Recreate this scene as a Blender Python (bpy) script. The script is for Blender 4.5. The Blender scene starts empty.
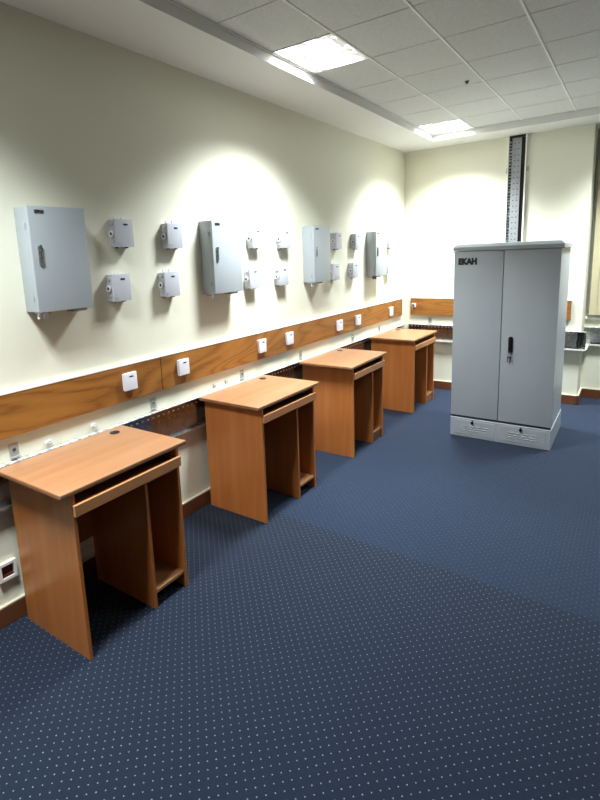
import bpy, bmesh, math, random
from mathutils import Vector, Matrix
random.seed(4)
S = bpy.context.scene
C = S.collection

# ---------------------------------------------------------------- camera
cam = bpy.data.cameras.new('camera')
cam.sensor_fit = 'VERTICAL'; cam.sensor_height = 32.0
cam.lens = 506.89 / 800 * 32.0
cam.shift_x = 22.77 / 800; cam.shift_y = -52.14 / 800
cam.clip_start = 0.02
co = bpy.data.objects.new('camera', cam); C.objects.link(co)
yaw, pitch, roll = 0.6199, -0.1807, -0.0391
F = Vector((-math.sin(yaw) * math.cos(pitch), math.cos(yaw) * math.cos(pitch), math.sin(pitch)))
R0 = Vector((math.cos(yaw), math.sin(yaw), 0)); U0 = R0.cross(F)
R_ = R0 * math.cos(roll) + U0 * math.sin(roll); U_ = -R0 * math.sin(roll) + U0 * math.cos(roll)
m3 = Matrix((R_, U_, -F)).transposed()
co.matrix_world = Matrix.Translation((2.2445, 0, 1.6096)) @ m3.to_4x4()
S.camera = co

# ---------------------------------------------------------------- world, exposure
w = bpy.data.worlds.new('world'); S.world = w; w.use_nodes = True
w.node_tree.nodes['Background'].inputs[0].default_value = (0.01, 0.012, 0.02, 1)
w.node_tree.nodes['Background'].inputs[1].default_value = 0.5
S.view_settings.view_transform = 'Standard'; S.view_settings.look = 'None'
S.view_settings.gamma = 1; S.view_settings.use_curve_mapping = False
S.view_settings.exposure = 0.22
try:
    S.cycles.max_bounces = 12; S.cycles.diffuse_bounces = 8
    S.cycles.sample_clamp_indirect = 6
except Exception:
    pass

# room dimensions
BX = 4.4; YF = -2.4; B = 5.77; ZC = 2.7445; ZS = 2.6877
XE = 0.440; YE = 5.388; TX = 0.4276; TY = 0.4659; XA = 1.2729; Y0 = 3.0326

# ---------------------------------------------------------------- light sources of the recessed ceiling fixtures
LAMP_SPREAD = 112.0
LAMP_W = 48.0
LAMP_COL = (0.905, 0.972, 1.0)
DIFF_EMIT = 9.0
#        x0      x1      y0      y1   power factor
FIX = [(0.457, 0.845, 2.567, 3.033, 1.0), (0.457, 0.845, 4.896, 5.362, 1.0), (0.457, 0.845, 0.237, 0.703, 0.85),
       (2.128, 2.556, 2.567, 3.033, 0.15), (2.128, 2.556, 4.896, 5.362, 0.95)]

# ---------------------------------------------------------------- mesh helpers
class MB:
    def __init__(s): s.bm = bmesh.new()
    def box(s, x0, x1, y0, y1, z0, z1, bev=0.0, seg=2):
        r = bmesh.ops.create_cube(s.bm, size=1.0)
        for v in r['verts']:
            v.co = Vector(((x0 + x1) / 2 + v.co.x * (x1 - x0), (y0 + y1) / 2 + v.co.y * (y1 - y0), (z0 + z1) / 2 + v.co.z * (z1 - z0)))
        if bev:
            es = {e for v in r['verts'] for e in v.link_edges}
            bmesh.ops.bevel(s.bm, geom=list(es), offset=bev, segments=seg, profile=0.6, affect='EDGES', clamp_overlap=True)
        return s
    def cyl(s, c, r, h, axis='z', seg=20, r2=None):
        M = Matrix.Translation(c)
        if axis == 'x': M = M @ Matrix.Rotation(math.pi / 2, 4, 'Y')
        if axis == 'y': M = M @ Matrix.Rotation(-math.pi / 2, 4, 'X')
        bmesh.ops.create_cone(s.bm, cap_ends=True, segments=seg, radius1=r, radius2=r if r2 is None else r2, depth=h, matrix=M)
        return s
    def prism(s, pts, vec):
        """pts: list of 3D points of a planar outline, swept by vec"""
        a = [s.bm.verts.new(p) for p in pts]; b = [s.bm.verts.new(Vector(p) + Vector(vec)) for p in pts]
        s.bm.faces.new(a); s.bm.faces.new(b[::-1]); n = len(a)
        for i in range(n): s.bm.faces.new([a[i], b[i], b[(i + 1) % n], a[(i + 1) % n]])
        return s
    def frame(s, x0, x1, y0, y1, z0, z1, t, axis='x'):
        """a picture-frame ring lying in the plane normal to axis"""
        if axis == 'x':
            s.box(x0, x1, y0, y1, z1 - t, z1); s.box(x0, x1, y0, y1, z0, z0 + t)
            s.box(x0, x1, y0, y0 + t, z0 + t, z1 - t); s.box(x0, x1, y1 - t, y1, z0 + t, z1 - t)
        elif axis == 'z':
            s.box(x0, x1, y0, y0 + t, z0, z1); s.box(x0, x1, y1 - t, y1, z0, z1)
            s.box(x0, x0 + t, y0 + t, y1 - t, z0, z1); s.box(x1 - t, x1, y0 + t, y1 - t, z0, z1)
        else:
            s.box(x0, x1, y0, y1, z1 - t, z1); s.box(x0, x1, y0, y1, z0, z0 + t)
            s.box(x0, x0 + t, y0, y1, z0 + t, z1 - t); s.box(x1 - t, x1, y0, y1, z0 + t, z1 - t)
        return s
    def torus(s, c, R, r, axis='x', seg=20, ts=8):
        vs = []
        for i in range(seg):
            a = 2 * math.pi * i / seg; ring = []
            for j in range(ts):
                b = 2 * math.pi * j / ts
                p = Vector(((R + r * math.cos(b)) * math.cos(a), (R + r * math.cos(b)) * math.sin(a), r * math.sin(b)))
                if axis == 'x': p = Vector((p.z, p.x, p.y))
                if axis == 'y': p = Vector((p.x, p.z, p.y))
                ring.append(s.bm.verts.new(Vector(c) + p))
            vs.append(ring)
        for i in range(seg):
            for j in range(ts):
                s.bm.faces.new([vs[i][j], vs[(i + 1) % seg][j], vs[(i + 1) % seg][(j + 1) % ts], vs[i][(j + 1) % ts]])
        return s
    def tube(s, pts, r, seg=8):
        pts = [Vector(p) for p in pts]; rings = []
        for i, p in enumerate(pts):
            t = (pts[min(i + 1, len(pts) - 1)] - pts[max(i - 1, 0)]).normalized()
            a = t.orthogonal().normalized() if not rings else (pa - t * pa.dot(t)).normalized()
            pa = a; b = t.cross(a)
            rings.append([s.bm.verts.new(p + (a * math.cos(k * 2 * math.pi / seg) + b * math.sin(k * 2 * math.pi / seg)) * r) for k in range(seg)])
        for i in range(len(rings) - 1):
            for k in range(seg):
                s.bm.faces.new([rings[i][k], rings[i][(k + 1) % seg], rings[i + 1][(k + 1) % seg], rings[i + 1][k]])
        s.bm.faces.new(rings[0][::-1]); s.bm.faces.new(rings[-1])
        return s
    def build(s, name, mat, parent=None, smooth=False):
        bmesh.ops.recalc_face_normals(s.bm, faces=s.bm.faces)
        me = bpy.data.meshes.new(name); s.bm.to_mesh(me); s.bm.free()
        if mat: me.materials.append(mat)
        if smooth:
            for p in me.polygons: p.use_smooth = True
            try: me.set_sharp_from_angle(angle=math.radians(35))
            except Exception: pass
        o = bpy.data.objects.new(name, me); C.objects.link(o)
        if parent: o.parent = parent
        return o

def tag(o, label=None, cat=None, group=None, kind=None):
    if label: o['label'] = label
    if cat: o['category'] = cat
    if group: o['group'] = group
    if kind: o['kind'] = kind
    return o
def root(name, loc, label, cat, group=None, rz=0):
    o = bpy.data.objects.new(name, None); C.objects.link(o); o.location = loc; o.rotation_euler = (0, 0, rz)
    o.empty_display_size = 0.05
    return tag(o, label, cat, group)
def struct(name, mb, mat, smooth=False):
    return tag(mb.build(name, mat, None, smooth), kind='structure')
def copy_tree(o, parent=None):
    c = o.copy(); C.objects.link(c)
    if parent: c.parent = parent
    for ch in o.children: copy_tree(ch, c)
    return c
def text_mesh(name, body, size, mat, parent, M, extrude=0.0006, bold=0.012, squeeze=1.0):
    cu = bpy.data.curves.new(name, 'FONT'); cu.body = body; cu.size = size; cu.extrude = extrude; cu.offset = bold * size
    cu.align_x = 'CENTER'; cu.align_y = 'CENTER'; cu.resolution_u = 2
    t = bpy.data.objects.new(name + '_curve', cu); C.objects.link(t)
    me = bpy.data.meshes.new_from_object(t.evaluated_get(bpy.context.evaluated_depsgraph_get()))
    bpy.data.objects.remove(t); bpy.data.curves.remove(cu)
    me.transform(M @ Matrix.Diagonal((squeeze, 1, 1, 1))); me.materials.clear(); me.materials.append(mat); me.name = name
    o = bpy.data.objects.new(name, me); C.objects.link(o); o.parent = parent
    return o
# text facing +x (reads towards +y), text facing -y (reads towards +x)
def FX(x, y, z): return Matrix(((0, 0, 1, x), (1, 0, 0, y), (0, 1, 0, z), (0, 0, 0, 1)))
def FY(x, y, z): return Matrix(((1, 0, 0, x), (0, 0, -1, y), (0, 1, 0, z), (0, 0, 0, 1)))

# ---------------------------------------------------------------- materials
def s2l(c):
    return tuple(((v / 255) / 12.92 if v / 255 <= .04045 else ((v / 255 + .055) / 1.055) ** 2.4) for v in c) + (1,)
class NT:
    def __init__(s, name):
        s.m = bpy.data.materials.new(name); s.m.use_nodes = True; s.t = s.m.node_tree; s.b = s.t.nodes['Principled BSDF']
    def n(s, typ, **kw):
        x = s.t.nodes.new(typ)
        for k, v in kw.items():
            if isinstance(k, str) and hasattr(x, k): setattr(x, k, v)
        return x
    def l(s, a, b): s.t.links.new(a, b)
    def math(s, op, a, b=None, c=None):
        x = s.n('ShaderNodeMath', operation=op)
        for i, v in enumerate((a, b, c)):
            if v is None: continue
            if isinstance(v, (int, float)): x.inputs[i].default_value = v
            else: s.l(v, x.inputs[i])
        return x.outputs[0]
    def mix(s, f, a, b):
        x = s.n('ShaderNodeMix', data_type='RGBA')
        if isinstance(f, (int, float)): x.inputs[0].default_value = f
        else: s.l(f, x.inputs[0])
        for i, v in ((6, a), (7, b)):
            if isinstance(v, tuple): x.inputs[i].default_value = v
            else: s.l(v, x.inputs[i])
        return x.outputs[2]
    def noise(s, vec, scale, detail=3, rough=.5, dist=0):
        x = s.n('ShaderNodeTexNoise'); s.l(vec, x.inputs['Vector'])
        x.inputs['Scale'].default_value = scale; x.inputs['Detail'].default_value = detail
        x.inputs['Roughness'].default_value = rough; x.inputs['Distortion'].default_value = dist
        return x.outputs['Fac']
    def obj(s, scale=(1, 1, 1)):
        t = s.n('ShaderNodeTexCoord'); m = s.n('ShaderNodeMapping'); s.l(t.outputs['Object'], m.inputs[0]); m.inputs['Scale'].default_value = scale
        return m.outputs[0]
    def ramp(s, f, stops):
        x = s.n('ShaderNodeValToRGB'); s.l(f, x.inputs[0]); e = x.color_ramp.elements
        while len(e) < len(stops): e.new(0.5)
        for i, (p, c) in enumerate(stops): e[i].position = p; e[i].color = c
        return x.outputs[0]
    def bump(s, h, strength, dist=.002):
        x = s.n('ShaderNodeBump'); s.l(h, x.inputs['Height']); x.inputs['Strength'].default_value = strength; x.inputs['Distance'].default_value = dist
        s.l(x.outputs[0], s.b.inputs['Normal'])
def plain(name, rgb, rough=.5, metal=0, var=.04, scale=14, bump=0, spec=.5):
    k = NT(name); c = s2l(rgb); d = tuple(v * (1 - var) for v in c[:3]) + (1,)
    f = k.noise(k.obj(), scale, 3)
    k.l(k.mix(f, d, c), k.b.inputs['Base Color']); k.b.inputs['Roughness'].default_value = rough
    k.b.inputs['Metallic'].default_value = metal; k.b.inputs['Specular IOR Level'].default_value = spec
    if bump: k.bump(k.noise(k.obj(), scale * 12, 2), bump)
    return k.m
M = {}
M['wall'] = plain('painted_plaster_cream', (231, 230, 211), .62, var=.03, scale=1.6, bump=.04)
M['wall_dim'] = plain('plaster_darkened_to_cut_bounce', (172, 170, 156), .65)  # tone of the unseen walls, darkened to lower the bounced light
M['soffit'] = plain('white_plasterboard', (232, 232, 228), .7, var=.02, scale=2)
M['trim_white'] = plain('white_gloss_trim', (240, 238, 228), .4)
M['bracket'] = plain('zinc_plated_bracket', (176, 180, 180), .4, metal=.3, var=.15, scale=60)
M['bead'] = plain('cream_bead', (206, 200, 178), .5)
M['grid'] = plain('white_enamel_grid', (235, 235, 232), .45)
M['grey'] = plain('light_grey_powder_coat', (166, 173, 178), .38, var=.02, scale=30, bump=.03)
M['grey_side'] = M['grey']
M['grey_dark'] = plain('mid_grey_rubber', (70, 73, 72), .5)
M['plastic'] = plain('white_plastic', (232, 233, 240), .35, var=.01)
M['plastic_grey'] = plain('pale_grey_plastic', (192, 196, 203), .45, var=.02)
M['black'] = plain('black_plastic', (14, 14, 16), .35)
M['ink'] = plain('dark_ink', (22, 24, 34), .5)
M['cable'] = plain('black_cable_sheath', (16, 16, 18), .45)
M['brass'] = plain('dull_brass', (190, 150, 90), .4, metal=.6)
M['chrome'] = plain('chrome', (205, 208, 210), .18, metal=1)
M['tag_wood'] = plain('pale_wooden_tag', (205, 160, 105), .6)
M['dark'] = plain('dark_void', (12, 12, 12), .9)
M['red_brown'] = plain('dark_red_knockout', (96, 34, 22), .6, var=.5, scale=60)
M['label'] = plain('printed_label', (120, 122, 120), .6)

def galv(name, base, rough, speck):
    k = NT(name); v = k.obj()
    f = k.noise(v, 55, 4, .65); c = k.ramp(f, [(.35, s2l(tuple(int(x * (1 - speck)) for x in base))), (.62, s2l(base))])
    k.l(c, k.b.inputs['Base Color']); k.b.inputs['Metallic'].default_value = .9; k.b.inputs['Roughness'].default_value = rough
    k.bump(k.noise(v, 30, 2), .05)
    return k.m
M['galv'] = galv('galvanised_steel', (205, 208, 208), .33, .25)
M['galv_shiny'] = galv('polished_galvanised_steel', (188, 186, 184), .13, .12)
def flange(name, along):
    k = NT(name); t = k.n('ShaderNodeTexCoord'); sp = k.n('ShaderNodeSeparateXYZ'); k.l(t.outputs['Object'], sp.inputs[0])
    a = k.math('ABSOLUTE', k.math('SUBTRACT', k.math('FRACT', k.math('DIVIDE', sp.outputs[0 if along == 'x' else 1], .052)), .5))
    m = k.math('MULTIPLY', k.math('LESS_THAN', a, .14), .5)
    f = k.noise(k.obj(), 60, 4, .7)
    c = k.ramp(f, [(.36, s2l((120, 122, 120))), (.5, s2l((214, 216, 212)))])
    k.l(k.mix(m, c, s2l((90, 90, 90))), k.b.inputs['Base Color']); k.b.inputs['Roughness'].default_value = .45; k.b.inputs['Metallic'].default_value = .15
    return k.m
M['galv_flange'] = flange('weathered_galvanised_flange', 'y')
M['galv_flange_x'] = flange('weathered_galvanised_flange_crosswise', 'x')

def beech(name, along, cols):
    k = NT(name)
    sc = {'z': (9, 9, .55), 'y': (9, .55, 9), 'x': (.55, 9, 9)}[along]
    v = k.obj(sc); f = k.noise(v, 1.6, 4, .55, .4)
    v2 = k.obj(tuple(a * 7 for a in sc)); g = k.noise(v2, 2.2, 3, .6)
    c1 = k.ramp(f, [(.3, s2l(cols[0])), (.52, s2l(cols[1])), (.75, s2l(cols[2]))])
    c2 = k.mix(k.math('MULTIPLY', g, .16), c1, s2l((150, 88, 46)))
    k.l(c2, k.b.inputs['Base Color']); k.b.inputs['Roughness'].default_value = .36
    k.b.inputs['Specular IOR Level'].default_value = .45
    return k.m
M['beech_z'] = beech('beech_laminate_upright_shaded', 'z', ((176, 104, 50), (189, 116, 58), (201, 130, 71)))  # deeper orange puts the shaded look of upright boards into the colour
M['beech_y'] = beech('beech_laminate_lengthwise_lit', 'y', ((150, 105, 70), (160, 115, 80), (170, 126, 91)))  # same laminate, toned paler and duller to suit the brightly lit tops
M['beech_edge'] = plain('beech_edge_band', (196, 136, 88), .4, var=.08, scale=20)

def oak(name, along):
    k = NT(name)
    sc = {'y': (2.2, .27, 2.2), 'x': (.27, 2.2, 2.2)}[along]
    v = k.obj(sc)
    n = k.n('ShaderNodeTexNoise'); k.l(v, n.inputs['Vector']); n.inputs['Scale'].default_value = 2.3; n.inputs['Detail'].default_value = 2; n.inputs['Distortion'].default_value = .7
    r = k.math('FRACT', k.math('MULTIPLY', n.outputs['Fac'], 11.0))
    r = k.math('ABSOLUTE', k.math('SUBTRACT', r, .5))
    fine = k.noise(k.obj(tuple(a * 18 for a in sc)), 2.5, 3, .6)
    c = k.ramp(k.math('ADD', k.math('MULTIPLY', r, 1.3), k.math('MULTIPLY', k.math('SUBTRACT', fine, .5), .7)),
               [(.0, s2l((128, 80, 32))), (.22, s2l((148, 96, 40))), (.7, s2l((162, 108, 48)))])
    k.l(c, k.b.inputs['Base Color']); k.b.inputs['Roughness'].default_value = .38
    return k.m
M['oak_y'] = oak('varnished_oak_lengthwise', 'y')
M['oak_x'] = oak('varnished_oak_crosswise', 'x')
M['skirting'] = plain('stained_skirting', (112, 68, 40), .4, var=.2, scale=9)

def tile_mat():
    k = NT('mineral_fibre_tile'); v = k.obj()
    f = k.noise(v, 170, 2, .7)
    k.l(k.ramp(f, [(.3, s2l((190, 191, 188))), (.55, s2l((212, 213, 210)))]), k.b.inputs['Base Color'])
    k.b.inputs['Roughness'].default_value = .9; k.bump(f, .25, .002)
    return k.m
M['tile'] = tile_mat()

def carpet(name, base, dark, dot):
    k = NT(name)
    t = k.n('ShaderNodeTexCoord'); sp = k.n('ShaderNodeSeparateXYZ'); k.l(t.outputs['Object'], sp.inputs[0])
    x = k.math('SUBTRACT', sp.outputs[0], 1.537); y = k.math('SUBTRACT', sp.outputs[1], 1.165)
    P = .0404
    a = k.math('DIVIDE', k.math('ADD', x, y), P); b = k.math('DIVIDE', k.math('SUBTRACT', x, y), P)
    da = k.math('SUBTRACT', a, k.math('ROUND', a)); db = k.math('SUBTRACT', b, k.math('ROUND', b))
    d = k.math('SQRT', k.math('ADD', k.math('MULTIPLY', da, da), k.math('MULTIPLY', db, db)))
    v = k.obj()
    jit = k.noise(v, 45, 1)
    m = k.math('LESS_THAN', d, k.math('ADD', .062, k.math('MULTIPLY', jit, .042)))
    pile = k.noise(v, 420, 2, .7); cloud = k.noise(v, 1.8, 3, .55)
    c = k.mix(k.math('MULTIPLY', pile, .9), base, dark)
    c = k.mix(k.math('MULTIPLY', cloud, .35), c, dark)
    c = k.mix(m, c, dot)
    k.l(c, k.b.inputs['Base Color']); k.b.inputs['Roughness'].default_value = .95
    k.b.inputs['Specular IOR Level'].default_value = .15
    k.b.inputs['Sheen Weight'].default_value = .12; k.b.inputs['Sheen Roughness'].default_value = .5
    k.bump(pile, .5, .003)
    return k.m
M['carpet_far'] = carpet('navy_carpet_far_breadth', s2l((35, 50, 72)), s2l((18, 28, 46)), s2l((70, 88, 118)))
M['carpet_near'] = carpet('navy_carpet_near_breadth', s2l((28, 40, 58)), s2l((16, 24, 38)), s2l((112, 125, 150)))

def emit(name, col, strength, pattern=False):
    k = NT(name); e = k.b
    e.inputs['Base Color'].default_value = (.8, .8, .8, 1)
    e.inputs['Emission Color'].default_value = col + (1,)
    if pattern:
        # prismatic cells: most of the panel is bright, one end shows the darker lamp gap
        vo = k.n('ShaderNodeTexVoronoi'); k.l(k.obj(), vo.inputs['Vector']); vo.inputs['Scale'].default_value = 24
        n = k.noise(k.obj((1, 1, 1)), 7, 2)
        sp = k.n('ShaderNodeSeparateXYZ'); tc = k.n('ShaderNodeTexCoord'); k.l(tc.outputs['Object'], sp.inputs[0])
        end = k.math('MULTIPLY', k.math('GREATER_THAN', k.math('ADD', sp.outputs[0], k.math('MULTIPLY', n, .1)), .19), .30)
        q = k.math('ADD', k.math('ADD', k.math('MULTIPLY', vo.outputs['Distance'], .5), n), k.math('MULTIPLY', end, -1.0))
        rr = k.n('ShaderNodeMapRange'); k.l(q, rr.inputs[0]); rr.inputs[1].default_value = .56; rr.inputs[2].default_value = 1.0
        rr.inputs[3].default_value = .03; rr.inputs[4].default_value = 1.3
        s = k.math('MULTIPLY', rr.outputs[0], strength)
        k.l(s, e.inputs['Emission Strength'])
    else: e.inputs['Emission Strength'].default_value = strength
    return k.m
M['diffuser'] = emit('lit_prismatic_diffuser', (1.0, .985, .96), DIFF_EMIT, True)
M['glass'] = plain('dark_window_glass', (20, 26, 30), .05, spec=.8)
M['blind'] = plain('cream_blind_fabric', (205, 196, 160), .8, var=.1)

# ---------------------------------------------------------------- structure
SEAM = 2.425
f = MB(); f.box(-.2, BX + .2, YF - .2, 6.4, -.12, 0)
fl = struct('floor', f, M['carpet_far'])
# the carpet is laid in two breadths meeting at a seam across the room
me = fl.data; me.materials.append(M['carpet_near'])
bm = bmesh.new(); bm.from_mesh(me)
bmesh.ops.bisect_plane(bm, geom=bm.verts[:] + bm.edges[:] + bm.faces[:], plane_co=(0, SEAM, 0), plane_no=(0.035, 1, 0))
for fc in bm.faces:
    c = fc.calc_center_median()
    fc.material_index = 1 if c.y < SEAM else 0
bm.to_mesh(me); bm.free()

struct('wall_left', MB().box(-.2, 0, YF - .2, 6.4, 0, 3.0), M['wall'])
struct('wall_right', MB().box(BX, BX + .2, YF - .2, 6.4, 0, 3.0), M['wall_dim'])
struct('wall_front', MB().box(0, BX, YF - .2, YF, 0, 3.0), M['wall_dim'])
RX0 = 1.826; RX1 = 4.1; RY = 6.12; WZ0 = .865; WZ1 = 2.62
mb = MB(); mb.box(0, RX0, B, 6.4, 0, 3.0, .004, 1); mb.box(RX1, BX, B, 6.4, 0, 3.0)
mb.box(RX0, RX1, RY, 6.4, 0, WZ0); mb.box(RX0, RX1, RY, 6.4, WZ1, 3.0)
struct('wall_back', mb, M['wall'])
# window in the recess: dark glass in a pale frame
wr = MB().frame(RX0 + .002, RX1 - .002, RY + .03, RY + .09, WZ0 + .001, WZ1 - .001, .05, 'y')
wr.box(2.95, 3.0, RY + .03, RY + .09, WZ0 + .05, WZ1 - .05)
wo = struct('window_1', wr, M['trim_white'])
MB().box(RX0 + .052, RX1 - .052, RY + .055, RY + .062, WZ0 + .05, WZ1 - .05).build('pane', M['glass'], wo)
MB().box(RX0 + .002, RX1 - .002, RY - .03, RY + .028, WZ0 - .03, WZ0 - .001, .004).build('window_sill', M['trim_white'], wo)

# ceiling: plasterboard margin, riser and the raised tile field
mb = MB()
mb.box(0, XE, YF, B, ZS, ZS + .2); mb.box(XE, BX - XE, YE, B, ZS, ZS + .2); mb.box(BX - XE, BX, YF, B, ZS, ZS + .2)
mb.box(XE, BX - XE, YF, YF + .4, ZS, ZS + .2); mb.box(RX0, RX1, B, RY, ZS, ZS + .2)
struct('ceiling_margin', mb, M['soffit'])
def hit(x0, x1, y0, y1):
    return any(x0 < (fx[0] + fx[1]) / 2 < x1 and y0 < (fx[2] + fx[3]) / 2 < y1 for fx in FIX)
tl = MB(); xs = [XE]; k = -1
while XA + TX * k < BX - XE - .02: xs.append(XA + TX * k); k += 1
xs.append(BX - XE)
ys = []; k = -12
while Y0 + TY * k < YE - .02:
    if Y0 + TY * k > YF + .42: ys.append(Y0 + TY * k)
    k += 1
ys = [YF + .4] + ys + [YE]
for i in range(len(xs) - 1):
    for j in range(len(ys) - 1):
        if hit(xs[i], xs[i + 1], ys[j], ys[j + 1]): continue
        tl.box(xs[i] + .002, xs[i + 1] - .002, ys[j] + .0035, ys[j + 1] - .0035, ZC, ZC + .018)
struct('ceiling', tl, M['tile'])
g = MB()
for x in xs: g.box(x - .0055, x + .0055, ys[0], ys[-1], ZC - .004, ZC - .0005)
g.frame(XE, BX - XE, YF + .4, YE, ZC - .006, ZC - .001, .016, 'z')
for y in ys: g.box(xs[0], xs[-1], y - .012, y + .012, ZC + .0185, ZC + .024)
struct('trim_1', g, M['grid'])
struct('slab_above_ceiling', MB().box(0, BX, YF, 6.4, ZC + .20, ZC + .3), M['soffit'])

# skirting boards
def skirt(nm, x0, x1, y0, y1):
    o = struct(nm, MB().box(x0, x1, y0, y1, 0, .09, .003), M['skirting'])
    ex = (x1 - x0 < .1)
    MB().box(x0 if x0 < .05 else x0 + .0, x1, y0, y1, .0905, .100, .003).build('skirting_bead', M['bead'], o)
skirt('baseboard_left', 0, .018, YF, B)
skirt('baseboard_back', .018, RX0, B - .018, B)
skirt('baseboard_recess', RX0 + .018, RX1, RY - .018, RY)
skirt('baseboard_reveal', RX0, RX0 + .018, B, RY)
skirt('baseboard_right', BX - .018, BX, YF, B)

# oak dado rails
def rail(n, x0, x1, y0, y1, mat):
    o = struct('trim_%d' % n, MB().box(x0, x1, y0, y1, .862, 1.055, .002, 1), mat)
    MB().box(x0, x1 + (.002 if x1 - x0 < .1 else 0), y0 - (.002 if x1 - x0 > .1 else 0), y1, 1.0555, 1.064, .001, 1).build('lit_rail_edge', M['trim_white'], o)  # white strip painted in as the light catching the rail's top edge
rail(2, 0, .022, -.35, 1.947, M['oak_y'])
rail(3, 0, .022, 1.950, 4.10, M['oak_y'])
rail(4, 0, .022, 4.103, 5.66, M['oak_y'])
rail(5, 0, .022, YF + .02, -.353, M['oak_y'])
rail(6, .086, 1.728, B - .022, B, M['oak_x'])

# ---------------------------------------------------------------- ceiling light fixtures
def fixture(fx, label):
    x0, x1, y0, y1, pf = fx
    r = root('ceiling_light', ((x0 + x1) / 2, (y0 + y1) / 2, ZC), label, 'ceiling light', 'recessed square ceiling lights')
    hx, hy = (x1 - x0) / 2 - .002, (y1 - y0) / 2 - .003
    h = MB(); h.box(-hx, hx, -hy, hy, .085, .09)
    h.frame(-hx, hx, -hy, hy, .012, .085, .006, 'z'); h.build('housing', M['plastic'], r)
    MB().frame(-hx, hx, -hy, hy, -.003, .012, .008, 'z').build('bezel', M['grid'], r)
    MB().box(-hx + .008, hx - .008, -hy + .008, hy - .008, .0, .004).build('diffuser', M['diffuser'], r)
    la = bpy.data.lights.new('fluorescent_light', 'AREA'); la.shape = 'RECTANGLE'; la.size = 2 * hx - .03; la.size_y = 2 * hy - .03
    la.energy = LAMP_W * pf; la.color = LAMP_COL; la.spread = math.radians(LAMP_SPREAD)
    lo = bpy.data.objects.new('fluorescent_light', la); C.objects.link(lo); lo.location = (0, 0, -.005); lo.parent = r
LL = ['lit recessed ceiling light nearest the camera, large bright square in the tiled ceiling',
      'lit recessed ceiling light at the far left corner of the tiled ceiling',
      'recessed ceiling light by the left wall, above and before the nearest desk',
      'recessed ceiling light right of the tile field, above the open carpet',
      'recessed ceiling light in front of the window recess',
      'recessed ceiling light beside the camera position, right side of room']
for fx, l in zip(FIX, LL): fixture(fx, l)
r = root('ceiling_sensor', (1.179, 3.877, ZC - .0005), 'tiny dark round sensor set in a white ceiling tile', 'sensor')
MB().cyl((0, 0, -.006), .011, .012, 'z', 16, .014).build('sensor_body', M['grey_dark'], r)
MB().cyl((0, 0, -.015), .006, .008, 'z', 12).build('sensor_lens', M['black'], r)

# ---------------------------------------------------------------- computer desks
def desk(x, y, W, rz, kick, D, PD, label):
    r = root('computer_desk', (x, y, 0), label, 'desk', 'beech computer desks along the left wall', rz)
    H, T, si = .75, .016, .048
    # top with a rounded-over front and side lip
    tp = MB().box(0, D, 0, W, H - .021, H, .006, 3)
    top = tp.build('desktop', M['beech_y'], r, True)
    g = MB().cyl((.072, W * .85, H + .0008), .025, .003, 'z', 28); gr = g.build('cable_grommet', M['black'], top, True)
    zt = H - .0215
    MB().box(.004, PD, si, si + T, 0, zt, .0012, 1).build('side_panel', M['beech_z'], r)
    MB().box(.004, PD, W - si - T, W - si, 0, zt, .0012, 1).build('side_panel', M['beech_z'], r)
    dv = W - si - .2126
    MB().box(.03, PD - .004, dv, dv + T, 0, .622, .0012, 1).build('divider_panel', M['beech_z'], r)
    MB().box(.03, PD - .006, dv + T + .0005, W - si - T - .0005, .072, .088, .001, 1).build('shelf', M['beech_y'], r)
    MB().box(.03, PD - .006, dv, W - si - T - .0005, .6225, .634, .001, 1).build('compartment_top', M['beech_y'], r)
    MB().box(.014, .029, si + T + .0005, W - si - T - .0005, .24, .70, .001, 1).build('back_panel', M['beech_z'], r)
    if kick: MB().box(PD - .03, PD - .014, dv + T + .0005, W - si - T - .0005, .0, .0715, .001, 1).build('kick_board', M['beech_y'], r)
    t = MB().box(.06, PD, si + T + .012, W - si - T - .012, .652, .667, .001, 1).build('keyboard_tray', M['beech_y'], r)
    MB().box(PD + .001, PD + .017, si + .001, W - si - .001, .640, .688, .0015, 1).build('tray_front', M['beech_edge'], t)
    for yy in (si + T + .0005, W - si - T - .0115):
        MB().box(.08, PD - .01, yy, yy + .011, .655, .68).build('drawer_runner', M['galv'], t)
DESKS = [(.050, .956, .668, .012, False, .478, .469, 'nearest beech computer desk, at the left edge, with white light on its top'),
         (.038, 2.215, .683, -.004, False, .477, .462, 'second beech computer desk from the camera, between two gaps showing steel trunking'),
         (.042, 3.377, .679, .010, True, .479, .462, 'third beech computer desk from the camera, its side half hidden by the desk before it'),
         (.040, 4.703, .675, -.014, True, .479, .464, 'farthest beech computer desk, in the corner near the back wall')]
for d in DESKS: desk(*d)

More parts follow.
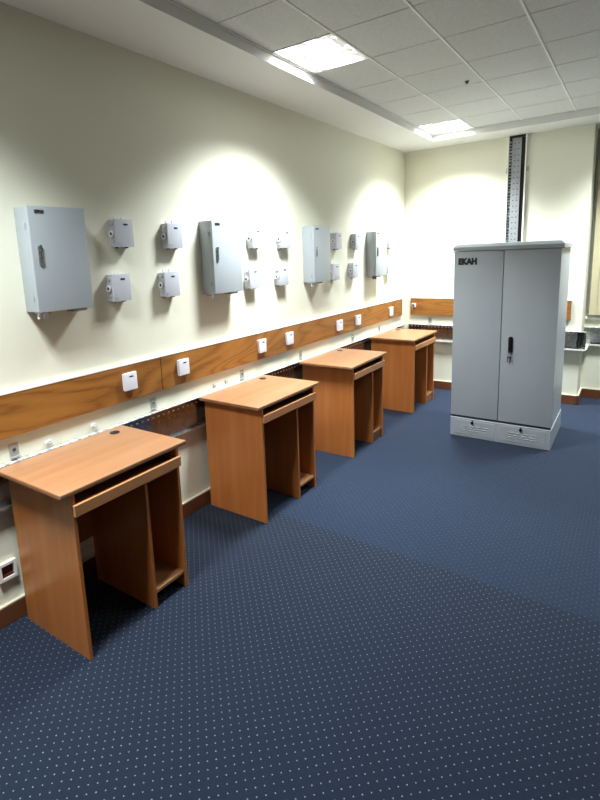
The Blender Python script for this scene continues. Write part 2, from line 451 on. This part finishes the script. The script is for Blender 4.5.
# ---------------------------------------------------------------- wall trunking
tr = root('cable_trunking', (0, 0, .55), 'long open galvanised steel cable trunking along the left wall behind the desks', 'cable trunking')
def back_holes(along):
    """polished back plate with a punched row of slots"""
    k = NT('punched_trunking_back_' + along)
    t = k.n('ShaderNodeTexCoord'); sp = k.n('ShaderNodeSeparateXYZ'); k.l(t.outputs['Object'], sp.inputs[0])
    u = sp.outputs[1] if along == 'y' else sp.outputs[0]; z = sp.outputs[2]
    P = .0395
    a = k.math('SUBTRACT', k.math('FRACT', k.math('DIVIDE', u, P)), .5)
    def row(z0, hw, hh):
        return k.math('MULTIPLY', k.math('LESS_THAN', k.math('ABSOLUTE', a), hw), k.math('LESS_THAN', k.math('ABSOLUTE', k.math('SUBTRACT', z, z0)), hh))
    m = k.math('ADD', row(.158, .2, .0050), k.math('MULTIPLY', row(.122, .12, .003), .3))
    f = k.noise(k.obj(), 30, 3)
    base = k.ramp(f, [(.3, s2l((140, 137, 135))), (.7, s2l((170, 167, 164)))])
    k.l(k.mix(m, base, s2l((228, 226, 214))), k.b.inputs['Base Color'])
    k.l(k.math('MULTIPLY', k.math('SUBTRACT', 1.0, m), .92), k.b.inputs['Metallic'])
    k.l(k.math('ADD', .14, k.math('MULTIPLY', m, .5)), k.b.inputs['Roughness'])
    k.bump(k.noise(k.obj((1, .3, 1) if along == 'y' else (.3, 1, 1)), 9, 2), .06, .01)
    return k.m
MB().box(0.0005, .003, YF + .05, B - .004, .0, .193).build('back_plate', back_holes('y'), tr)
MB().box(.0035, .034, YF + .05, B - .06, .1935, .1965).build('top_flange', M['galv_flange'], tr)
MB().box(.0035, .036, YF + .05, B - .06, -.003, -.0005).box(.034, .036, YF + .05, B - .06, -.0004, .008).build('bottom_flange', M['galv'], tr)
TE = RX0 + .045
tb = root('cable_trunking', (0, B, .57), 'open galvanised steel cable trunking on the back wall between the corner and the tall cabinet', 'cable trunking')
MB().box(.06, TE, -.003, -.0005, 0, .178).build('back_plate', back_holes('x'), tb)
MB().box(.06, TE, -.03, -.0035, .1785, .1815).build('top_flange', M['galv_flange_x'], tb)
MB().box(.06, TE, -.055, -.0035, -.003, -.0005).box(.06, TE, -.055, -.0525, -.0004, .012).build('bottom_flange', M['trim_white'], tb)
tc = root('cable_trunking', (RX0, RY, .57), 'grey cable trunking under the window, set back in the recess right of the cabinet', 'cable trunking')
MB().box(.004, 2.2, -.003, -.0005, 0, .178).build('back_plate', M['galv'], tc)
MB().box(.004, 2.2, -.03, -.0035, .1785, .1815).build('top_flange', M['galv_flange_x'], tc)
MB().box(.004, 2.2, -.055, -.0035, -.003, -.0005).box(.056, 2.2, -.055, -.0525, -.0004, .012).box(.004, .056, -.35, -.0555, -.003, -.0005).box(.0535, .056, -.38, -.0555, -.0004, .012).build('bottom_flange', M['trim_white'], tc)
# black cables lying in the back trunking
r = root('cable_bundle', (0, 0, 0), 'bundle of black cables dropping into the trunking right of the cabinet', 'cable')
for i in range(3):
    x = 1.800 + i * .020
    MB().tube([(x, B - .014, .745), (x + .004, B - .016, .69), (x - .004, B - .02, .64), (x, B - .028, .60), (x - .03 + .03 * i, B - .036, .5845)], .009).build('cable', M['cable'], r, True)
MB().tube([(1.60, B - .018, .583), (1.68, B - .024, .588), (1.75, B - .018, .584), (1.79, B - .026, .585), (1.815, B - .02, .584)], .011).build('cable', M['cable'], r, True)
r = root('cable_bundle', (0, 0, 0), 'black cables lying along the trunking under the window', 'cable')
for i in range(2):
    MB().tube([(1.885 + .01 * i, RY - .018 - .02 * i, .585), (1.96, RY - .02 - .02 * i, .585 + .008 * i), (2.1, RY - .016 - .018 * i, .583), (2.4, RY - .02 - .02 * i, .583)], .010).build('cable', M['cable'], r, True)

# brackets (cover clips) on the white strip above the trunking
def clip(loc, label, facing='x', grp='steel trunking brackets on the left wall'):
    r = root('trunking_bracket', loc, label, 'bracket', grp, 0 if facing == 'x' else -math.pi / 2)
    MB().box(.0005, .003, -.021, .021, -.030, .032, .001, 1).box(.003, .014, -.021, .021, -.030, -.0275).build('bracket_plate', M['bracket'], r)
    MB().torus((.0042, 0, .004), .008, .0022, 'x').build('bracket_eye', M['chrome'], r, True)
    MB().cyl((.005, 0, .004), .004, .005, 'x', 10).build('screw', M['grey_dark'], r)
clip((0, 1.07, .790), 'steel trunking bracket just above the near left corner of the nearest desk')
clip((0, 1.885, .792), 'steel trunking bracket on the wall between the nearest and second desks')
clip((0, 2.70, .79), 'steel trunking bracket above the back edge of the second desk')
clip((0, 3.47, .79), 'steel trunking bracket above the third desk, near its back left')
clip((0, 4.42, .785), 'steel trunking bracket on the wall between the third and fourth desks')
clip((0, 5.05, .785), 'steel trunking bracket above the farthest desk on the left wall')
clip((.313, B, .805), 'steel trunking bracket on the back wall under the oak rail', 'y', 'steel trunking brackets on the back wall')
def cclip(y, z, label):
    r = root('cable_clip', (0, y, z), label, 'cable clip', 'white plastic cable clips over the desks')
    MB().box(.0005, .012, -.014, .014, -.006, .006, .002).build('clip_base', M['plastic'], r)
    MB().torus((.014, 0, .006), .007, .0028, 'x', 14, 6).build('clip_loop', M['plastic'], r, True)
cclip(1.232, .775, 'left white cable clip on the wall behind the nearest desk')
cclip(1.482, .782, 'right white cable clip on the wall behind the nearest desk')
for y, l in ((2.40, 'small dark metal hook over the near end of the second desk'), (2.52, 'small dark metal hook over the middle of the second desk')):
    r = root('wall_hook', (0, y, .775), l, 'hook', 'small metal hooks behind the second desk')
    MB().box(.0005, .003, -.006, .006, -.012, .012).build('hook_plate', M['galv'], r)
    MB().tube([(.003, 0, -.004), (.012, 0, -.008), (.018, 0, -.002), (.018, 0, .008)], .0022, 6).build('hook_arm', M['grey_dark'], r, True)

# vertical trunking on the back wall
vt = root('vertical_trunking', (1.175, B, 0), 'tall open steel cable trunking rising behind the grey cabinet to the ceiling', 'cable trunking')
z0, z1 = .76, ZS - .003
MB().box(-.085, .085, -.003, -.0005, z0, z1).build('back_plate', M['black'], vt)
MB().box(-.085, -.079, -.035, -.0035, z0, z1).build('side_flange', M['trim_white'], vt)
MB().box(.072, .085, -.035, -.0035, z0, z1).build('side_flange', M['trim_white'], vt)
MB().box(-.0785, .0715, -.034, -.004, z1 - .02, z1 - .001).build('end_cap', M['black'], vt)
vp = NT('punched_grey_plate')
t_ = vp.n('ShaderNodeTexCoord'); sp_ = vp.n('ShaderNodeSeparateXYZ'); vp.l(t_.outputs['Object'], sp_.inputs[0])
az = vp.math('ABSOLUTE', vp.math('SUBTRACT', vp.math('FRACT', vp.math('DIVIDE', sp_.outputs[2], .055)), .5))
ax = vp.math('ABSOLUTE', vp.math('SUBTRACT', vp.math('FRACT', vp.math('DIVIDE', vp.math('ADD', sp_.outputs[0], .008), .034)), .5))
vm = vp.math('MULTIPLY', vp.math('LESS_THAN', az, .09), vp.math('LESS_THAN', ax, .16))
ed = vp.noise(vp.obj((1, 1, 1)), 40, 3)
vp.l(vp.mix(vm, vp.mix(ed, s2l((140, 144, 148)), s2l((168, 172, 175))), s2l((70, 72, 76))), vp.b.inputs['Base Color']); vp.b.inputs['Metallic'].default_value = .35; vp.b.inputs['Roughness'].default_value = .5
MB().box(-.052, .034, -.022, -.018, z0, z1 - .021).build('perforated_strip', vp.m, vt)
jm = MB(); jm.box(-.0755, -.0735, -.022, -.018, z0, z1 - .021); z = z0
while z < z1 - .06:
    jm.box(-.0745, -.060 + random.random() * .007, -.022, -.018, z, z + .008 + random.random() * .012); z += .03
jm.build('toothed_edge', M['galv'], vt)
for sx in (-1, 1):
    xx = (-.105, -.0855) if sx < 0 else (.0855, .106)
    MB().box(xx[0], xx[1], -.006, -.0005, 2.335, 2.385, .001, 1).build('fixing_lug', M['galv'], vt)

# ---------------------------------------------------------------- wall enclosures, large
def big_box(y, z, w, h, d, label, glands):
    r = root('wall_enclosure', (0, y, z), label, 'electrical enclosure', 'large grey wall enclosures')
    MB().box(.001, d - .020, 0, w, 0, h, .003, 2).build('enclosure_body', M['grey'], r, True)
    dr = MB().box(d - .0185, d, -.001, w + .001, -.001, h + .001, .003, 2).build('door', M['grey'], r, True)
    # long oval lever lock
    hz = h * .545; hy = .035
    pts = []
    for i in range(24):
        a = 2 * math.pi * i / 24
        pts.append((d + .0005, hy + .010 * math.cos(a), hz + (.035 if math.sin(a) > 0 else -.035) + .010 * math.sin(a)))
    hd = MB().prism(pts, (.006, 0, 0)).build('lock_handle', M['galv'] if glands else M['grey_dark'], dr)
    MB().cyl((d + .009, hy, hz + .036), .0065, .005, 'x', 14).build('lock_barrel', M['chrome'], hd)
    MB().box(d + .0066, d + .009, hy - .004, hy + .004, hz - .036, hz + .02, .001, 1).build('lever', M['grey_dark'], hd)
    # dark nameplate with raised lettering
    npn = MB().box(d + .0003, d + .0012, .030, .072, h - .031, h - .014).build('nameplate', M['galv'], dr)
    text_mesh('lettering', 'EDNA', .0175, M['ink'], npn, FX(d + .0017, .051, h - .0225), bold=.03, squeeze=.95)
    # cable glands and the feet of the fixing brackets below
    for k_, yy in enumerate((.03, .052)):
        gl = MB().cyl((d * .62 + (.012 * k_), yy - .008, -.007), .012, .012, 'z', 6).cyl((d * .62 + .012 * k_, yy - .008, -.022), .0095, .019, 'z', 14)
        gl.build('cable_gland', M['plastic'] if glands else M['grey_dark'], r, True)
    MB().box(.006, d * .45, .030, .090, -.016, -.0015, .001, 1).build('mounting_foot', M['galv'], r)
    MB().box(.006, d * .62, w - .078, w - .006, -.018, -.0015, .001, 1).build('mounting_foot', M['galv'], r)
    for zz in (.06, h - .08):
        MB().cyl((d - .03, -.003, zz), .004, .02, 'z', 10).build('hinge', M['grey_side'], r)
big_box(1.208, 1.401, .274, .456, .110, 'large grey wall enclosure nearest the camera, leftmost on the wall', True)
big_box(2.360, 1.388, .270, .446, .108, 'large grey wall enclosure brightly lit, second from the left', True)
big_box(3.552, 1.380, .262, .448, .110, 'large grey wall enclosure third from the left, two white glands beneath', True)
big_box(4.742, 1.366, .260, .438, .108, 'large grey wall enclosure farthest from the camera, near the corner', False)

# ---------------------------------------------------------------- wall enclosures, small
def small_proto():
    r = bpy.data.objects.new('small_enclosure', None); C.objects.link(r)
    w, h, d = .108, .137, .055
    MB().box(.001, d - .014, 0, w, 0, h, .004, 2).build('enclosure_body', M['plastic_grey'], r, True)
    ld = MB().box(d - .0135, d, -.002, w + .002, -.002, h + .002, .003, 2).build('lid', M['plastic_grey'], r, True)
    MB().box(d + .0003, d + .0008, .048, .076, h - .030, h - .021).build('name_label', M['ink'], ld)
    MB().cyl((d + .001, .012, .018), .0045, .003, 'x', 12).build('lid_screw', M['galv'], ld)
    gl = MB().torus((d * .5, -.010, h * .48), .013, .0050, 'y', 18, 8).build('cable_gland', M['plastic'], r, True)
    MB().cyl((d * .5, -.006, h * .48), .0075, .012, 'y', 14).build('gland_bore', M['black'], gl, True)
    for zz in (.022, h - .03):
        MB().box(d * .3, d * .72, -.006, -.0005, zz, zz + .012, .001, 1).build('side_catch', M['plastic_grey'], r)
    for yy in (.022, .07):
        MB().cyl((.018, yy, h + .005), .006, .011, 'z', 10).cyl((.018, yy, h + .014), .004, .007, 'z', 10).build('top_fitting', M['plastic'], r, True)
    for yy in (.022, .085):
        MB().box(.012, .03, yy - .006, yy + .006, -.008, -.0005, .001, 1).build('bottom_foot', M['grey_dark'], r)
    return r
SM = [(1.695, 1.684, 'upper small grey box right of the nearest large enclosure, in the left column'),
      (1.647, 1.407, 'lower small grey box right of the nearest large enclosure, in the left column'),
      (2.049, 1.673, 'upper small grey box just left of the second large enclosure'),
      (2.000, 1.401, 'lower small grey box just left of the second large enclosure'),
      (2.830, 1.665, 'upper small box right of the second large enclosure, washed out by light'),
      (2.779, 1.389, 'lower small box right of the second large enclosure, washed out by light'),
      (3.189, 1.661, 'upper small grey box left of the third large enclosure'),
      (3.143, 1.386, 'lower small grey box left of the third large enclosure'),
      (4.022, 1.645, 'upper small grey box directly right of the third large enclosure'),
      (3.968, 1.376, 'lower small grey box directly right of the third large enclosure'),
      (4.402, 1.641, 'upper small grey box left of the farthest large enclosure'),
      (4.348, 1.373, 'lower small grey box left of the farthest large enclosure'),
      (5.215, 1.640, 'upper small box between the farthest large enclosure and the corner'),
      (5.160, 1.368, 'lower small box between the farthest large enclosure and the corner')]
proto = small_proto()
for i, (y, z, l) in enumerate(SM):
    o = proto if i == 0 else copy_tree(proto)
    o.location = (0, y, z); tag(o, l, 'electrical box', 'small grey wall boxes')

# ---------------------------------------------------------------- white switch boxes on the rail
def switch_proto():
    r = bpy.data.objects.new('data_outlet', None); C.objects.link(r)
    MB().box(.0005, .008, .003, .083, .003, .094, .003, 2).build('back_box', M['plastic'], r, True)
    f_ = MB().box(.0085, .024, 0, .086, 0, .097, .005, 3).build('cover', M['plastic'], r, True)
    MB().box(.0243, .0248, .034, .060, .072, .079).build('printed_mark', M['ink'], f_)
    return r
KS = [(1.655, .912, 'white outlet box on the oak rail, leftmost, above the nearest desk'),
      (2.055, .910, 'white outlet box on the oak rail above the near end of the second desk gap'),
      (2.850, .905, 'white outlet box on the oak rail above the second desk'),
      (3.215, .905, 'white outlet box on the oak rail left of the third desk'),
      (4.045, .897, 'white outlet box on the oak rail above the far end of the third desk'),
      (4.425, .897, 'white outlet box on the oak rail between the third and fourth desks'),
      (5.235, .893, 'white outlet box on the oak rail above the farthest desk')]
kp = switch_proto()
for i, (y, z, l) in enumerate(KS):
    o = kp if i == 0 else copy_tree(kp)
    o.location = (.022, y + .012, z + .009); tag(o, l, 'outlet', 'white outlet boxes on the left rail')
r = root('wall_switch', (.128, B - .022, .975), 'small white round switch with a wooden tag on the back rail', 'switch')
MB().box(-.024, .026, -.012, -.0005, -.024, .022, .004, 2).build('switch_base', M['plastic'], r, True)
MB().cyl((0, -.017, 0), .016, .01, 'y', 20).build('switch_knob', M['chrome'], r, True)
MB().box(-.024, -.004, -.008, -.0005, -.062, -.028, .004, 2).build('tag', M['tag_wood'], r)
r = root('wall_label', (.649, B, 1.769), 'tiny dark printed label high on the back wall left of the vertical trunking', 'label')
MB().box(-.016, .016, -.0015, -.0003, -.006, .006).build('label_plate', M['label'], r)
MB().box(-.06, -.056, -.0015, -.0003, -.002, .003).build('pencil_mark', M['label'], r)

# floor-level sockets on the left wall
r = root('floor_socket', (0, .964, .255), 'white framed empty socket box with dark red inside, left of the nearest desk', 'socket')
MB().frame(.0005, .018, -.040, .040, -.042, .042, .013, 'x').build('socket_frame', M['trim_white'], r)
MB().box(.0005, .004, -.0265, .0265, -.0285, .0285).build('back_box', M['red_brown'], r)
MB().box(.0045, .012, -.025, .025, -.027, -.015).build('terminal_strip', M['red_brown'], r)
r = root('wall_plate', (0, 1.36, .143), 'white blank plate low on the wall seen under the nearest desk', 'wall plate')
MB().box(.0005, .008, -.05, .05, -.028, .028, .002).build('plate', M['trim_white'], r)
MB().cyl((.009, -.036, 0), .003, .002, 'x', 10).build('screw', M['galv'], r)

# ---------------------------------------------------------------- tall outdoor cabinet
cb = root('equipment_cabinet', (.991, 4.327, 0), 'tall light grey two-door metal cabinet standing on the blue carpet', 'cabinet')
W, D, H, PZ = .7816, .6473, 1.585, .166
MB().box(.0, W, .0, D, .0, PZ, .003, 1).build('plinth', M['grey'], cb)
MB().box(.006, W - .006, .022, D - .003, PZ + .0005, H - .001, .003, 1).build('cabinet_body', M['grey'], cb)
MB().box(.003, W - .003, .010, .0215, PZ + .0005, PZ + .020).build('door_gap', M['grey_dark'], cb)
mid = .383
d1 = MB().box(.001, mid - .0015, .0, .020, PZ + .021, H - .003, .003, 2).build('door', M['grey'], cb, True)
d2 = MB().box(mid + .0035, W - .001, .0, .020, PZ + .021, H - .003, .003, 2).build('door', M['grey'], cb, True)
cap = MB()
e = .008
v_lo = [(-e, -.010), (W + e + .008, -.010), (W + e + .008, D + e), (-e, D + e)]
def ring(z, ins): return [cap.bm.verts.new((x + (ins if x < W / 2 else -ins), y + (ins if y < D / 2 else -ins), z)) for x, y in v_lo]
rs = [ring(H, .0), ring(H + .030, .0), ring(H + .052, .022), ring(H + .056, .05)]
for a, b in zip(rs, rs[1:]):
    for i in range(4): cap.bm.faces.new([a[i], a[(i + 1) % 4], b[(i + 1) % 4], b[i]])
cap.bm.faces.new(rs[0]); cap.bm.faces.new(rs[-1])
cap.build('roof_cap', M['grey'], cb)
MB().box(-.045, -.0225, .03, .042, H - .016, H - .008, .001, 1).box(-.0225, .002, .024, .04, H - .014, H - .003).build('side_pin', M['plastic'], cb)
# swing handle with a bunch of keys
pts = []
hx, hz = .460, .830
for i in range(28):
    a = 2 * math.pi * i / 28
    pts.append((hx + .017 * math.cos(a), -.0005, hz + (.052 if math.sin(a) > 0 else -.052) + .017 * math.sin(a)))
hb = MB().prism(pts, (0, -.008, 0)).build('handle_plate', M['black'], d2)
MB().box(hx - .008, hx + .008, -.020, -.009, hz - .045, hz + .055, .004, 2).build('lever', M['black'], hb, True)
MB().cyl((hx, -.013, hz - .058), .010, .010, 'y', 16).build('lock_barrel', M['chrome'], hb)
ky = MB().torus((hx - .002, -.020, hz - .078), .013, .0016, 'y', 18, 6).build('key_ring', M['chrome'], hb, True)
for dx, l_, a in ((-.012, .05, -.3), (.006, .056, .1)):
    kk = MB(); c_, s_ = math.cos(a), math.sin(a)
    kk.cyl((hx + dx + .0, -.0205 - (.002 if dx > 0 else 0), hz - .098), .0085, .002, 'y', 14)
    kk.box(hx + dx - .003 + s_ * .01, hx + dx + .003 + s_ * .01, -.0225, -.0205, hz - .105 - l_ * .7, hz - .104)
    kk.build('key', M['black'] if dx > 0 else M['grey_dark'], ky)
lg = text_mesh('lettering', 'EKAH', .064, M['ink'], d1, FY(.108, -.0012, H - .088), bold=.085, squeeze=.9)
# plinth panels with embossed louvres and black locks
for x0, x1, lx in ((.035, .365, .185), (.405, .745, .565)):
    pn = MB().box(x0, x1, -.003, -.0004, .022, PZ - .018, .002, 1).build('plinth_panel', M['grey'], cb)
    for row_, zz in enumerate((.058, .078, .098)):
        for c2 in range(4):
            xx = x0 + .05 + c2 * .058 + (.0 if row_ % 2 else .012)
            MB().box(xx, xx + .042, -.0075, -.0032, zz, zz + .007, .002, 1).build('vent_louvre', M['grey'], pn)
    lk = MB().cyl((lx, -.008, .135), .0115, .009, 'y', 18).build('panel_lock', M['black'], pn, True)
    MB().cyl((lx, -.0045, .150), .007, .003, 'y', 14).build('lock_escutcheon', M['chrome'], lk)

# ---------------------------------------------------------------- vertical blinds in the window recess
r = root('vertical_blinds', (0, RY - .05, 0), 'cream vertical blinds hanging in the window recess at the right edge', 'blinds')
MB().box(RX0 + .03, RX1 - .02, -.02, .02, WZ1 - .05, WZ1 - .01, .002).build('headrail', M['trim_white'], r)
sl = MB(); x = RX0 + .035
while x < RX1 - .06:
    sl.prism([(x, -.008, WZ0 + .02), (x + .075, .006, WZ0 + .02), (x + .0755, .0045, WZ0 + .02), (x + .0005, -.0095, WZ0 + .02)], (0, 0, WZ1 - WZ0 - .075)); x += .068
sl.build('slats', M['blind'], r)
